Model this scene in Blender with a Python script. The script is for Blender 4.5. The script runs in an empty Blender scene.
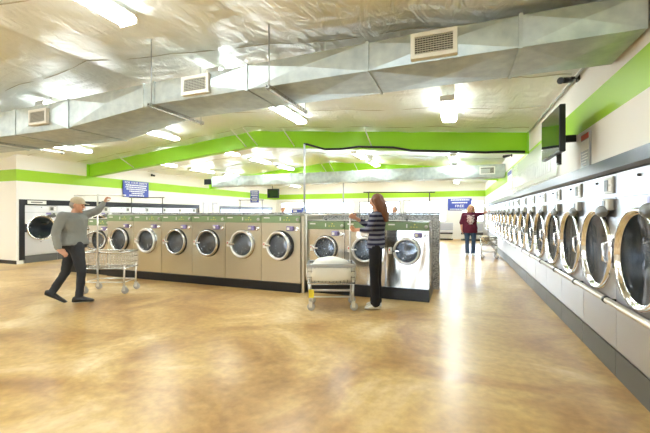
import bpy, math, random
from math import sin, cos, pi, radians as R
from mathutils import Vector as V, Matrix
random.seed(5)
SC = bpy.context.scene
COL = SC.collection
YAW = R(21.09)
YC, YS = cos(YAW), sin(YAW)

# ------------------------------------------------------------------ materials
MATS = {}
def mat(name, color=(.8, .8, .8), rough=.5, metal=0., emit=None, es=1., trans=0., alpha=1., coat=0., spec=.5, ior=1.45):
    m = bpy.data.materials.new(name); m.use_nodes = True
    b = m.node_tree.nodes['Principled BSDF']
    b.inputs['Base Color'].default_value = (*color, 1)
    b.inputs['Roughness'].default_value = rough
    b.inputs['Metallic'].default_value = metal
    b.inputs['Transmission Weight'].default_value = trans
    b.inputs['Alpha'].default_value = alpha
    b.inputs['Coat Weight'].default_value = coat
    b.inputs['Specular IOR Level'].default_value = spec
    b.inputs['IOR'].default_value = ior
    if emit:
        b.inputs['Emission Color'].default_value = (*emit, 1)
        b.inputs['Emission Strength'].default_value = es
    MATS[name] = m
    return m
def nd(m, typ, **kw):
    n = m.node_tree.nodes.new(typ)
    for k, v in kw.items():
        if k in n.inputs: n.inputs[k].default_value = v
        else: setattr(n, k, v)
    return n
def lk(m, a, b): m.node_tree.links.new(a, b)
def bsdf(m): return m.node_tree.nodes['Principled BSDF']
def coords(m, scale=(1, 1, 1), kind='Object'):
    t = nd(m, 'ShaderNodeTexCoord'); mp = nd(m, 'ShaderNodeMapping'); mp.inputs['Scale'].default_value = scale
    lk(m, t.outputs[kind], mp.inputs['Vector']); return mp.outputs['Vector']
def noise_color(m, c0, c1, scale=3, stretch=(1, 1, 1), lo=.35, hi=.65, detail=5, kind='Object'):
    v = coords(m, stretch, kind)
    n = nd(m, 'ShaderNodeTexNoise'); n.inputs['Scale'].default_value = scale; n.inputs['Detail'].default_value = detail
    lk(m, v, n.inputs['Vector'])
    r = nd(m, 'ShaderNodeValToRGB'); r.color_ramp.elements[0].position = lo; r.color_ramp.elements[1].position = hi
    r.color_ramp.elements[0].color = (*c0, 1); r.color_ramp.elements[1].color = (*c1, 1)
    lk(m, n.outputs['Fac'], r.inputs['Fac']); lk(m, r.outputs['Color'], bsdf(m).inputs['Base Color'])
    return n, r
def noise_bump(m, scale, strength, stretch=(1, 1, 1), dist=.01, detail=4):
    v = coords(m, stretch)
    n = nd(m, 'ShaderNodeTexNoise'); n.inputs['Scale'].default_value = scale; n.inputs['Detail'].default_value = detail
    lk(m, v, n.inputs['Vector'])
    b = nd(m, 'ShaderNodeBump'); b.inputs['Strength'].default_value = strength; b.inputs['Distance'].default_value = dist
    lk(m, n.outputs['Fac'], b.inputs['Height']); lk(m, b.outputs['Normal'], bsdf(m).inputs['Normal'])
    return b

mat('wall_paint', (.86, .85, .81), .6); noise_bump(MATS['wall_paint'], 60, .1)
mat('stripe_green', (.34, .62, .025), .45)
mat('beam_green', (.33, .70, .02), .4); noise_bump(MATS['beam_green'], 3, .15)
mat('black_trim', (.007, .0075, .01), .35)
mat('black_metal', (.02, .02, .022), .35, .3)
mat('white_metal', (.8, .8, .78), .4)
mat('grey_fascia', (.13, .145, .19), .32, .35); noise_bump(MATS['grey_fascia'], 9, .12, (1, 1, .2))
m = mat('steel', (.60, .57, .47), .32, 1.); noise_bump(m, 2.2, .22, (1, 1, .5), .05, 2)
m = mat('steel_bright', (.66, .63, .57), .17, 1.); noise_bump(m, 2.0, .55, (1.2, 1, .45), .07, 2)
m = mat('steel_dryer', (.64, .635, .65), .42, 1.); noise_bump(m, 1.6, .2, (1, 1, 1), .04, 2)
mat('chrome', (.86, .86, .86), .08, 1.)
mat('ring_silver', (.74, .73, .70), .32, .75)
mat('ring_dull', (.55, .55, .54), .22, 1.)
mat('dark_rubber', (.03, .03, .032), .5)
m = mat('drum', (.55, .57, .60), .25, 1.); noise_bump(m, 30, .5)
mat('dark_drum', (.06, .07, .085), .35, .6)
mat('door_glass', (.02, .03, .04), .04, 0., alpha=.36, coat=.4)
mat('panel_green', (.23, .33, .175), .4)
mat('panel_grey', (.55, .55, .50), .4)
mat('toe_grey', (.13, .13, .12), .4, .35)
mat('purple', (.26, .22, .46), .35)
mat('label_white', (.85, .85, .82), .5)
mat('led', (.9, .85, .2), .4)
mat('blue_sign', (.055, .085, .42), .4)
mat('text_white', (.85, .87, .9), .5)
mat('screen', (.012, .02, .018), .05, coat=.5)
m = mat('lamp_lens', (1, 1, 1), .5, emit=(.93, 1., 1.0), es=12.)
mat('lens_end', (.75, .73, .68), .5)
mat('frame_white', (.82, .82, .84), .4)
mat('frame_dark', (.10, .10, .12), .4)
mat('glass', (1, 1, 1), .0, trans=1., ior=1.01)
# duct sheet metal
m = mat('galvanised', (.60, .61, .56), .46, .75)
n, r = noise_color(m, (.43, .49, .51), (.58, .64, .63), 9, (1, 1, 1), .3, .7)
noise_bump(m, 1.4, .25, (1, 1, 1), .05, 2)
# granite
m = mat('granite', (.5, .5, .5), .25)
n, r = noise_color(m, (.17, .17, .17), (.60, .60, .57), 60, (1, 1, 1), .38, .62, 6)
# floor: stained and sealed concrete
m = mat('stained_concrete', (.5, .3, .12), .16, coat=.12)
v = coords(m, (1, 1, 1))
n1 = nd(m, 'ShaderNodeTexNoise'); n1.inputs['Scale'].default_value = .75; n1.inputs['Detail'].default_value = 8; n1.inputs['Roughness'].default_value = .6; n1.inputs['Distortion'].default_value = .8
lk(m, v, n1.inputs['Vector'])
r1 = nd(m, 'ShaderNodeValToRGB'); cr = r1.color_ramp
cr.elements[0].position = .30; cr.elements[0].color = (.23, .115, .036, 1)
cr.elements[1].position = .72; cr.elements[1].color = (.74, .59, .36, 1)
e = cr.elements.new(.43); e.color = (.38, .215, .07, 1)
e = cr.elements.new(.55); e.color = (.52, .345, .13, 1)
lk(m, n1.outputs['Fac'], r1.inputs['Fac'])
n2 = nd(m, 'ShaderNodeTexNoise'); n2.inputs['Scale'].default_value = 14; n2.inputs['Detail'].default_value = 6
lk(m, v, n2.inputs['Vector'])
mx = nd(m, 'ShaderNodeMix'); mx.data_type = 'RGBA'; mx.blend_type = 'OVERLAY'; mx.inputs[0].default_value = .35
lk(m, r1.outputs['Color'], mx.inputs[6]); lk(m, n2.outputs['Fac'], mx.inputs[7]); lk(m, mx.outputs[2], bsdf(m).inputs['Base Color'])
r2 = nd(m, 'ShaderNodeMapRange'); r2.inputs['To Min'].default_value = .22; r2.inputs['To Max'].default_value = .42
lk(m, n1.outputs['Fac'], r2.inputs['Value']); lk(m, r2.outputs['Result'], bsdf(m).inputs['Roughness'])
bsdf(m).inputs['Coat Roughness'].default_value = .2
b = nd(m, 'ShaderNodeBump'); b.inputs['Strength'].default_value = .06; b.inputs['Distance'].default_value = .02
lk(m, n2.outputs['Fac'], b.inputs['Height']); lk(m, b.outputs['Normal'], bsdf(m).inputs['Normal'])
# ceiling: draped vinyl insulation facing with creases
m = mat('vinyl', (.88, .91, .87), .28, 0., coat=.12)
bsdf(m).inputs['Coat Roughness'].default_value = .2
v1 = coords(m, (1.0, .45, 1))
w1 = nd(m, 'ShaderNodeTexNoise'); w1.inputs['Scale'].default_value = 5.5; w1.inputs['Detail'].default_value = 5; w1.inputs['Distortion'].default_value = 1.6
lk(m, v1, w1.inputs['Vector'])
v2 = coords(m, (.35, 1.6, 1))
w2 = nd(m, 'ShaderNodeTexVoronoi'); w2.feature = 'DISTANCE_TO_EDGE'; w2.inputs['Scale'].default_value = 2.2
lk(m, v2, w2.inputs['Vector'])
ad = nd(m, 'ShaderNodeMath', operation='ADD')
lk(m, w1.outputs['Fac'], ad.inputs[0]); lk(m, w2.outputs['Distance'], ad.inputs[1])
b = nd(m, 'ShaderNodeBump'); b.inputs['Strength'].default_value = .6; b.inputs['Distance'].default_value = .05
lk(m, ad.outputs[0], b.inputs['Height']); lk(m, b.outputs['Normal'], bsdf(m).inputs['Normal'])
mat('seam', (.50, .47, .38), .5)
# milky see-through overlay for the right wall
mat('milky_overlay', (.84, .88, .84), .15, alpha=.5)
mat('milky_marks', (.80, .82, .82), .3, alpha=.35)
# people / cloth
def cloth(name, c, bump=.35, sc=16): 
    mm = mat(name, c, .85); noise_bump(mm, sc, bump, (1, 1, 1), .03); return mm
mat('skin', (.62, .33, .22), .5)
cloth('grey_knit', (.23, .24, .23)); cloth('charcoal', (.03, .033, .04)); cloth('black_cloth', (.006, .006, .009))
cloth('maroon', (.10, .008, .03)); cloth('denim', (.035, .07, .14)); cloth('beige_cloth', (.55, .47, .33)); cloth('linen', (.80, .79, .74), .5, 9)
cloth('blue_cloth', (.08, .12, .3)); mat('graphic_pink', (.5, .3, .35), .8); noise_color(MATS['graphic_pink'], (.16, .05, .09), (.62, .50, .52), 22, (1, 1, 1), .40, .52)
m = mat('stripe_knit', (.1, .1, .2), .85)
v = coords(m); w = nd(m, 'ShaderNodeTexWave'); w.wave_type = 'BANDS'; w.bands_direction = 'Z'; w.inputs['Scale'].default_value = 4.6; w.inputs['Distortion'].default_value = .6
lk(m, v, w.inputs['Vector'])
r = nd(m, 'ShaderNodeValToRGB'); r.color_ramp.interpolation = 'EASE'
r.color_ramp.elements[0].position = .38; r.color_ramp.elements[0].color = (.012, .014, .05, 1)
r.color_ramp.elements[1].position = .62; r.color_ramp.elements[1].color = (.20, .21, .27, 1)
lk(m, w.outputs['Fac'], r.inputs['Fac']); lk(m, r.outputs['Color'], bsdf(m).inputs['Base Color'])
for nm, c in (('hair_brown', (.15, .055, .02)), ('hair_blond', (.72, .45, .22)), ('hair_grey', (.30, .28, .27))):
    m = mat(nm, c, .5); noise_bump(m, 30, .8, (1, 1, .08), .02)
mat('shoe_black', (.005, .005, .006), .3); mat('shoe_white', (.75, .74, .72), .5)
mat('eye', (.03, .02, .02), .2); mat('lip', (.45, .14, .12), .5)
mat('yellow', (.8, .65, .05), .5); mat('cart_grey', (.42, .44, .46), .35, .6); mat('caster', (.45, .45, .47), .5)
mat('light_concrete', (.55, .54, .50), .9); mat('red_print', (.65, .12, .10), .5); mat('poster_grey', (.35, .37, .40), .4)
mat('bench_grey', (.48, .48, .54), .4, .2); mat('green_foliage', (.1, .2, .05), .8)

# ------------------------------------------------------------------ mesh builder
class MB:
    def __init__(s): s.v = []; s.f = []; s.sm = []; s.mi = []; s.M = Matrix.Identity(4); s.mat = 0
    def add(s, vs, fs, smooth=False):
        o = len(s.v)
        s.v += [tuple(s.M @ V(p)) for p in vs]
        s.f += [tuple(i + o for i in f) for f in fs]
        s.sm += [smooth] * len(fs); s.mi += [s.mat] * len(fs); return s
    def box(s, x0, x1, y0, y1, z0, z1, bev=0.):
        if bev <= 0:
            vs = [(x, y, z) for z in (z0, z1) for y in (y0, y1) for x in (x0, x1)]
            return s.add(vs, [(0, 2, 3, 1), (4, 5, 7, 6), (0, 1, 5, 4), (2, 6, 7, 3), (0, 4, 6, 2), (1, 3, 7, 5)])
        b = bev; vs = []; fs = []
        # chamfered box: three inset quads per corner
        C = [(x, y, z) for z in (0, 1) for y in (0, 1) for x in (0, 1)]
        lo = (x0, y0, z0); hi = (x1, y1, z1)
        idx = {}
        for ci, c in enumerate(C):
            for a in range(3):
                p = [hi[k] if c[k] else lo[k] for k in range(3)]
                for k in range(3):
                    if k != a: p[k] += -b if c[k] else b
                idx[(ci, a)] = len(vs); vs.append(p)
        def ci(x, y, z): return x + 2 * y + 4 * z
        for a in range(3):
            u, w = [k for k in range(3) if k != a]
            for s_ in (0, 1):
                q = []
                for (du, dw) in ((0, 0), (1, 0), (1, 1), (0, 1)):
                    c = [0, 0, 0]; c[a] = s_; c[u] = du; c[w] = dw
                    q.append(idx[(ci(*c), a)])
                fs.append(q)
            for du in (0, 1):
                for dw in (0, 1):
                    c0 = [0, 0, 0]; c1 = [0, 0, 0]; c1[a] = 1
                    c0[u] = c1[u] = du; c0[w] = c1[w] = dw
                    fs.append([idx[(ci(*c0), u)], idx[(ci(*c1), u)], idx[(ci(*c1), w)], idx[(ci(*c0), w)]])
        for k in range(8): fs.append([idx[(k, 0)], idx[(k, 1)], idx[(k, 2)]])
        # make faces point outwards
        cen = V(((x0 + x1) / 2, (y0 + y1) / 2, (z0 + z1) / 2)); out = []
        for f in fs:
            p = [V(vs[i]) for i in f]; nrm = (p[1] - p[0]).cross(p[2] - p[0]); m_ = sum(p, V()) / len(p)
            out.append(tuple(f) if nrm.dot(m_ - cen) > 0 else tuple(reversed(f)))
        return s.add(vs, out)
    def loft(s, rings, cap=True, smooth=True):
        n = len(rings[0]); vs = [p for r in rings for p in r]; fs = []
        for k in range(len(rings) - 1):
            for i in range(n):
                j = (i + 1) % n
                fs.append((k * n + i, k * n + j, (k + 1) * n + j, (k + 1) * n + i))
        s.add(vs, fs, smooth)
        if cap:
            o = len(s.v) - len(vs)
            s.f += [tuple(o + i for i in reversed(range(n))), tuple(o + (len(rings) - 1) * n + i for i in range(n))]
            s.sm += [False] * 2; s.mi += [s.mat] * 2
        return s
    def lathe(s, prof, c=(0, 0, 0), axis='-y', n=40, cap=False):
        """prof: (r, h) pairs, h along the axis"""
        A = {'-y': (V((1, 0, 0)), V((0, 0, 1)), V((0, -1, 0))), 'z': (V((1, 0, 0)), V((0, 1, 0)), V((0, 0, 1))),
             'x': (V((0, 1, 0)), V((0, 0, 1)), V((1, 0, 0)))}[axis]
        c = V(c)
        return s.loft([[c + A[0] * r * cos(2 * pi * i / n) + A[1] * r * sin(2 * pi * i / n) + A[2] * h for i in range(n)] for r, h in prof], cap)
    def tube(s, pts, r, n=8, cap=True, closed=False):
        pts = [V(p) for p in pts]; rs = r if isinstance(r, (list, tuple)) else [r] * len(pts)
        rings = []; N = len(pts); up = None
        for k, p in enumerate(pts):
            a = pts[k - 1] if (k > 0 or closed) else p
            b = pts[(k + 1) % N] if (k < N - 1 or closed) else p
            t = (b - a).normalized()
            if up is None: up = V((0, 0, 1)) if abs(t.z) < .9 else V((1, 0, 0))
            x = t.cross(up).normalized(); y = x.cross(t).normalized(); up = y
            rings.append([p + x * rs[k] * cos(2 * pi * i / n) + y * rs[k] * sin(2 * pi * i / n) for i in range(n)])
        if closed: rings.append(rings[0])
        return s.loft(rings, cap and not closed)
    def capsule(s, p0, r0, p1, r1, n=14):
        p0, p1 = V(p0), V(p1); t = (p1 - p0).normalized()
        up = V((0, 0, 1)) if abs(t.z) < .9 else V((1, 0, 0)); x = t.cross(up).normalized(); y = x.cross(t)
        L = [(p0 - t * r0 * cos(a), max(r0 * sin(a), r0 * .05)) for a in (.05, .5, 1.0)] + [(p0, r0), (p1, r1)] + \
            [(p1 + t * r1 * cos(a), max(r1 * sin(a), r1 * .05)) for a in (1.0, .5, .05)]
        return s.loft([[p + x * r * cos(2 * pi * i / n) + y * r * sin(2 * pi * i / n) for i in range(n)] for p, r in L])
    def chain(s, pts):
        for a, b in zip(pts, pts[1:]): s.capsule(a[0], a[1], b[0], b[1])
        return s
    def ell(s, c, rx, ry, rz, ax=None, n=18, m_=12, fn=None):
        c = V(c); ax = ax or (V((1, 0, 0)), V((0, 1, 0)), V((0, 0, 1))); rings = []
        for k in range(m_ + 1):
            ph = -pi / 2 + .04 + (pi - .08) * k / m_; ring = []
            for i in range(n):
                th = 2 * pi * i / n; d = V((cos(ph) * cos(th), cos(ph) * sin(th), sin(ph)))
                q = V((d.x * rx, d.y * ry, d.z * rz))
                if fn: q = fn(d, q)
                ring.append(c + ax[0] * q.x + ax[1] * q.y + ax[2] * q.z)
            rings.append(ring)
        return s.loft(rings)
    def mesh(s, name, mats):
        me = bpy.data.meshes.new(name); me.from_pydata(s.v, [], s.f)
        for mm in (mats if isinstance(mats, (list, tuple)) else [mats]): me.materials.append(MATS[mm])
        me.polygons.foreach_set('use_smooth', s.sm); me.polygons.foreach_set('material_index', s.mi); me.update()
        return me
    def obj(s, name, mats, parent=None, loc=None):
        o = bpy.data.objects.new(name, s.mesh(name, mats)); COL.objects.link(o)
        if parent: o.parent = parent
        if loc is not None: o.location = loc
        return o

def tag(o, label=None, cat=None, group=None, kind=None):
    for k, v_ in (('label', label), ('category', cat), ('group', group), ('kind', kind)):
        if v_: o[k] = v_
    return o
def thing(name, label, cat, loc=(0, 0, 0), rz=0., group=None):
    o = bpy.data.objects.new(name, None); COL.objects.link(o); o.empty_display_size = .1
    o.location = loc; o.rotation_euler = (0, 0, rz)
    return tag(o, label, cat, group)
def struct(mb, name, mats, label=None, parent=None):
    o = mb.obj(name, mats, parent)
    if not parent: tag(o, label, None, None, 'structure')
    return o
def kids(o): return [c for c in bpy.data.objects if c.parent == o]
TREE = {}
def snapshot(o): TREE[o.name] = [(c, kids(c)) for c in kids(o)]
def dup(root, loc, rz, label):
    r = root.copy(); COL.objects.link(r); r.location = loc; r.rotation_euler = (0, 0, rz); r['label'] = label
    for ch, gs in TREE[root.name]:
        c = ch.copy(); COL.objects.link(c); c.parent = r
        for g in gs:
            d = g.copy(); COL.objects.link(d); d.parent = c
    return r
def soften(o, w=.004, seg=2):
    md = o.modifiers.new('bevel', 'BEVEL'); md.width = w; md.segments = seg; md.limit_method = 'ANGLE'; return o
def remeshed(mb, name, m, parent, voxel=.006, it=3):
    o = mb.obj(name + '_tmp', m); md = o.modifiers.new('r', 'REMESH'); md.mode = 'VOXEL'; md.voxel_size = voxel; md.use_smooth_shade = True
    md2 = o.modifiers.new('s', 'SMOOTH'); md2.factor = .5; md2.iterations = it
    dg = bpy.context.evaluated_depsgraph_get(); me = bpy.data.meshes.new_from_object(o.evaluated_get(dg), depsgraph=dg)
    me.name = name; me.materials.clear(); me.materials.append(MATS[m])
    bpy.data.objects.remove(o)
    q = bpy.data.objects.new(name, me); COL.objects.link(q)
    if parent: q.parent = parent
    return q
def text(body, name, m, size, parent, loc, rot, ext=.002, align='CENTER', sx=1.):
    cu = bpy.data.curves.new(name, 'FONT'); cu.body = body; cu.size = size; cu.extrude = ext; cu.align_x = align; cu.align_y = 'CENTER'
    o = bpy.data.objects.new(name + '_tmp', cu); COL.objects.link(o)
    dg = bpy.context.evaluated_depsgraph_get(); dg.update(); me = bpy.data.meshes.new_from_object(o.evaluated_get(dg), depsgraph=dg)
    bpy.data.objects.remove(o); me.materials.clear(); me.materials.append(MATS[m])
    q = bpy.data.objects.new(name, me); COL.objects.link(q); q.parent = parent; q.location = loc; q.rotation_euler = rot; q.scale = (sx, 1, 1)
    return q
def plate(mb, x0, x1, z0, z1, cx, cz, r, y, n=48):
    """front plate with a round hole, facing -y"""
    an = sorted(set([round(2 * pi * i / n, 6) for i in range(n)] + [round(math.atan2(zz - cz, xx - cx) % (2 * pi), 6) for xx in (x0, x1) for zz in (z0, z1)]))
    vin = []; vout = []
    for a in an:
        dx, dz = cos(a), sin(a); t = 1e9
        if dx > 1e-9: t = min(t, (x1 - cx) / dx)
        if dx < -1e-9: t = min(t, (x0 - cx) / dx)
        if dz > 1e-9: t = min(t, (z1 - cz) / dz)
        if dz < -1e-9: t = min(t, (z0 - cz) / dz)
        vin.append((cx + dx * r, y, cz + dz * r)); vout.append((cx + dx * t, y, cz + dz * t))
    N = len(an); mb.add(vin + vout, [(i, N + i, N + (i + 1) % N, (i + 1) % N) for i in range(N)])
ORD = ['first', 'second', 'third', 'fourth', 'fifth', 'sixth', 'seventh', 'eighth', 'ninth', 'tenth', 'eleventh', 'twelfth', 'thirteenth',
       'fourteenth', 'fifteenth', 'sixteenth', 'seventeenth', 'eighteenth', 'nineteenth', 'twentieth']

# ------------------------------------------------------------------ the room
XL, XR, YB, YF = -11.43, 1.27, 20.6, -6.0
XM = (XL + XR) / 2; ZE = 3.05; ZR = 3.62
def zc(x): return ZR - (ZR - ZE) * abs(x - XM) / (XR - XM)
XF = -14.5      # the wider front part of the room
fl = MB(); fl.box(XF - .3, XR + 1.1, YF - .3, YB + .3, -.1, 0)
struct(fl, 'floor', 'stained_concrete')
# ceiling with drape between purlins (along y) and seams (along x)
nx, ny = 190, 210
cx0, cx1, cy0, cy1 = XF - .1, XR + .12, YF - .1, YB + .1
SEAM = [2.15, 3.5] ; 
seams = [2.15 + 1.36 * k for k in range(-6, 14)]
vs = []
for j in range(ny + 1):
    y = cy0 + (cy1 - cy0) * j / ny
    for i in range(nx + 1):
        x = cx0 + (cx1 - cx0) * i / nx
        q = (x - XM) / 1.55
        px = abs(sin(pi * q)); py = abs(sin(pi * (y - 2.15) / 1.36))
        z = zc(x) + .01 - .055 * px ** .8 * (.55 + .45 * py) + .012 * sin(7 * x + 3 * y) * px
        if x > XR - .5: z = zc(x) - .01
        vs.append((x, y, z))
fs = [(j * (nx + 1) + i, (j + 1) * (nx + 1) + i, (j + 1) * (nx + 1) + i + 1, j * (nx + 1) + i + 1) for j in range(ny) for i in range(nx)]
c = MB(); c.add(vs, fs, True); c.box(cx0 - .3, cx1 + 1, cy0 - .3, cy1 + .3, ZR + .12, ZR + .2)
struct(c, 'ceiling', 'vinyl')
for k, sy in enumerate([s_ for s_ in seams if s_ > .6 and s_ < 12]):
    t = MB(); pts = []
    for i in range(150):
        x = XF + .1 + (XR - XF - .15) * i / 149
        pts.append((x, sy + .02 * sin(3 * x), zc(x) + .006 - .055 * .55 * abs(sin(pi * (x - XM) / 1.55)) ** .8 - (.02 if x > XR - .5 else 0)))
    t.tube(pts, .006, 5); struct(t, 'trim_%d' % (k + 20), 'seam')

def wall_side(name, x, y0, y1, sgn, zlow, zlow_x):
    """wall plane at x (room side), thickness outwards; a recess below zlow holds the dryers"""
    w = MB(); o = x + sgn * .12
    def bx(m_, za, zb, e=0.):
        w.mat = m_; w.box(min(x - sgn * e, o), max(x - sgn * e, o), y0, y1, za, zb)
    zt = 3.2
    bx(0, zlow, 2.31); bx(1, 2.31, 2.63); bx(0, 2.63, zt)
    w.mat = 0; w.box(min(o, zlow_x), max(o, zlow_x), y0, y1, zlow, zlow + .06)
    w.box(min(zlow_x, zlow_x + sgn * .1), max(zlow_x, zlow_x + sgn * .1), y0, y1, 0, zlow)
    return struct(w, name, ['wall_paint', 'stripe_green'])
wall_side('wall_right', XR, YF, YB, 1, 1.77, XR + .95)
# left wall, dryers y 6.25..13.1 and 14.8..20
w = MB()
for (ya, yb, zl) in ((6.0, 6.12, 0), (6.12, 13.15, 1.66), (13.15, 14.75, 0), (14.75, 20.0, 1.66), (20.0, YB, 0)):
    w.mat = 0; w.box(XL - .12, XL, ya, yb, zl, 2.31); w.mat = 1; w.box(XL - .12, XL, ya, yb, 2.31, 2.63); w.mat = 0; w.box(XL - .12, XL, ya, yb, 2.63, 3.2)
w.box(XL - 1.1, XL - 1.0, 6.1, YB, 0, 1.72); w.box(XL - 1.1, XL - .12, 6.1, YB, 1.66, 1.72)
w.box(XL - 1.1, XL - .12, 13.15, 14.75, 0, 1.66)
struct(w, 'wall_left', ['wall_paint', 'stripe_green'])
w = MB()
w.mat = 0; w.box(XF, XL - .12, 5.95, 6.1, 0, 2.31); w.mat = 1; w.box(XF, XL - .12, 5.95, 6.1, 2.31, 2.63); w.mat = 0; w.box(XF, XL - .12, 5.95, 6.1, 2.63, 3.2)
w.mat = 0; w.box(XL - .12, XL, 5.95, 6.0, 0, 2.31); w.mat = 1; w.box(XL - .12, XL, 5.95, 6.0, 2.31, 2.63); w.mat = 0; w.box(XL - .12, XL, 5.95, 6.0, 2.63, 3.2)
struct(w, 'wall_return', ['wall_paint', 'stripe_green'])
w = MB(); w.box(XF - .12, XF, YF, 6.1, 0, 3.2); struct(w, 'wall_far_left', 'wall_paint')
b = MB(); b.box(XF, XL + .015, 5.93, 5.948, 0, .1); struct(b, 'baseboard_left', 'black_trim')
# walls with window openings, along x at y
def wall_windows(name, y, sgn, x0, x1, wins, stripe=True):
    w = MB(); ya, yb = (y, y + .15) if sgn > 0 else (y - .15, y)
    z0, z1 = wins[0][2], wins[0][3]
    w.box(x0, x1, ya, yb, 0, z0); w.box(x0, x1, ya, yb, z1, 2.33)
    w.mat = 1 if stripe else 0; w.box(x0, x1, ya, yb, 2.33, 2.65); w.mat = 0; w.box(x0, x1, ya, yb, 2.65, 3.75)
    xs = x0
    for (a, b_, _, _, _) in wins:
        if a > xs: w.box(xs, a, ya, yb, z0, z1)
        xs = b_
    if xs < x1: w.box(xs, x1, ya, yb, z0, z1)
    struct(w, name, ['wall_paint', 'stripe_green'])
WN = [0]
def windows(y, sgn, wins):
    for (a, b_, z0, z1, dark) in wins:
        WN[0] += 1
        fr = MB(); t = .05; y0_, y1_ = (y - .02, y + .1) if sgn > 0 else (y - .1, y + .02)
        fr.box(a, a + t, y0_, y1_, z0, z1); fr.box(b_ - t, b_, y0_, y1_, z0, z1)
        fr.box(a + t, b_ - t, y0_, y1_, z0, z0 + t); fr.box(a + t, b_ - t, y0_, y1_, z1 - t, z1)
        n = max(1, int((b_ - a) / 1.6))
        for k in range(1, n):
            xx = a + (b_ - a) * k / n; fr.box(xx - .025, xx + .025, y0_, y1_, z0 + t, z1 - t)
        o = struct(fr, 'window_%d' % WN[0], 'frame_dark' if dark else 'frame_white')
        g = MB(); g.box(a + t, b_ - t, y + sgn * .04, y + sgn * .045, z0 + t, z1 - t); g.obj('pane', 'glass', o)
BW = [(-11.1, -6.05, .95, 2.12, False), (-5.7, -4.85, .95, 2.12, True), (-4.2, -3.25, .95, 2.12, True), (-2.95, -.72, .95, 2.12, False), (.12, 1.2, .95, 2.12, False)]
wall_windows('wall_back', YB, 1, XL - 1.1, XR + 1.05, BW); windows(YB, 1, BW)
FW = [(-3.5, -1.3, .15, 2.33, True)]
wall_windows('wall_front', YF, -1, XF, XR + 1.05, FW, False); windows(YF, -1, FW)
g = MB(); g.box(-45, 35, YB + .4, YB + 50, -.12, -.1); g.box(-45, 35, YF - 50, YF - .4, -.12, -.1)
struct(g, 'ground_outside', 'light_concrete')  # ground made light concrete so daylight bounces up onto the ceiling
# grey fascia above the right dryers, black band on the left
f = MB(); P = [(XR + .02, 1.895), (XR - .06, 1.885), (XR - .085, 1.775), (XR - .05, 1.755), (XR + .02, 1.755)]
f.add([(p[0], yy, p[1]) for yy in (-2.0, 19.9) for p in P], [(0, 1, 6, 5), (1, 2, 7, 6), (2, 3, 8, 7), (3, 4, 9, 8), (4, 0, 5, 9), (4, 3, 2, 1, 0), (5, 6, 7, 8, 9)])
struct(f, 'trim_1', 'grey_fascia')
f = MB(); f.box(XL, XL + .03, 6.01, 13.2, 1.64, 1.80); f.box(XL, XL + .03, 6.01, 6.14, .1, 1.64); f.box(XL, XL + .03, 13.12, 13.2, 0, 1.64)
struct(f, 'trim_2', 'black_trim')
f = MB(); f.box(XL, XL + .03, 14.7, 20.05, 1.66, 1.80); f.box(XL, XL + .03, 14.7, 14.78, 0, 1.66)
struct(f, 'trim_3', 'frame_dark')
f = MB(); f.tube([(XR - .03, y, 2.965) for y in (3.9, 7.7)], .014, 8); struct(f, 'trim_4', 'cart_grey')
# left doors between the dryer groups
for k, (ya, yb) in enumerate(((13.45, 13.85), (14.15, 14.5))):
    d = MB(); d.box(XL, XL + .03, ya, yb, 0, 1.95); d.mat = 1; d.box(XL + .03, XL + .04, ya + .06, yb - .06, .1, 1.85)
    struct(d, 'door_%d' % (k + 1), ['bench_grey', 'wall_paint'])
    h = MB(); h.tube([(XL + .04, yb - .1, .98), (XL + .08, yb - .1, .98), (XL + .08, yb - .16, .98)], .01); h.obj('door_handle', 'chrome', bpy.data.objects['door_%d' % (k + 1)])

# ------------------------------------------------------------------ green roof beams
def beam(yb, label):
    t = thing('roof_beam', label, 'beam', (0, yb, 0), 0, None)
    w = MB(); hw, n = .015, 40; D = .41
    xs = [XL + (XR - XL) * i / n for i in range(n + 1)]
    def bot(x):
        e = min(x - XL, XR - x); return zc(x) - .05 - D + (.0)
    rings = [[(x, -hw, bot(x) + .03), (x, hw, bot(x) + .03), (x, hw, zc(x) - .03), (x, -hw, zc(x) - .03)] for x in xs]
    w.loft(rings, True, False); w.obj('beam_web', 'beam_green', t)
    f = MB()
    f.loft([[(x, -.09, bot(x) + .01), (x, .09, bot(x) + .01), (x, .09, bot(x) + .03), (x, -.09, bot(x) + .03)] for x in xs], True, False)
    f.obj('bottom_flange', 'beam_green', t)
    for (xa, xb) in ((XL, XL + .02), (XR - .02, XR)):
        e = MB(); e.box(xa, xb, -.1, .1, bot((xa + xb) / 2) - .03, zc((xa + xb) / 2) - .03); e.obj('end_plate', 'beam_green', t)
    for x in (-9.4, -3.9, XM - .25, XM + .1, -1.9):
        if yb > 9 and x in (-9.4, -1.9): continue
        b = MB(); b.tube([(x, -.04, bot(x) + .05), (x - .02, -.66, zc(x) - .09)], .014, 6); b.obj('flange_brace', 'white_metal', t)
beam(8.0, 'bright green roof beam nearest the camera, spanning above the island of washers')
beam(14.0, 'bright green roof beam further back, half hidden behind the far duct')
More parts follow.
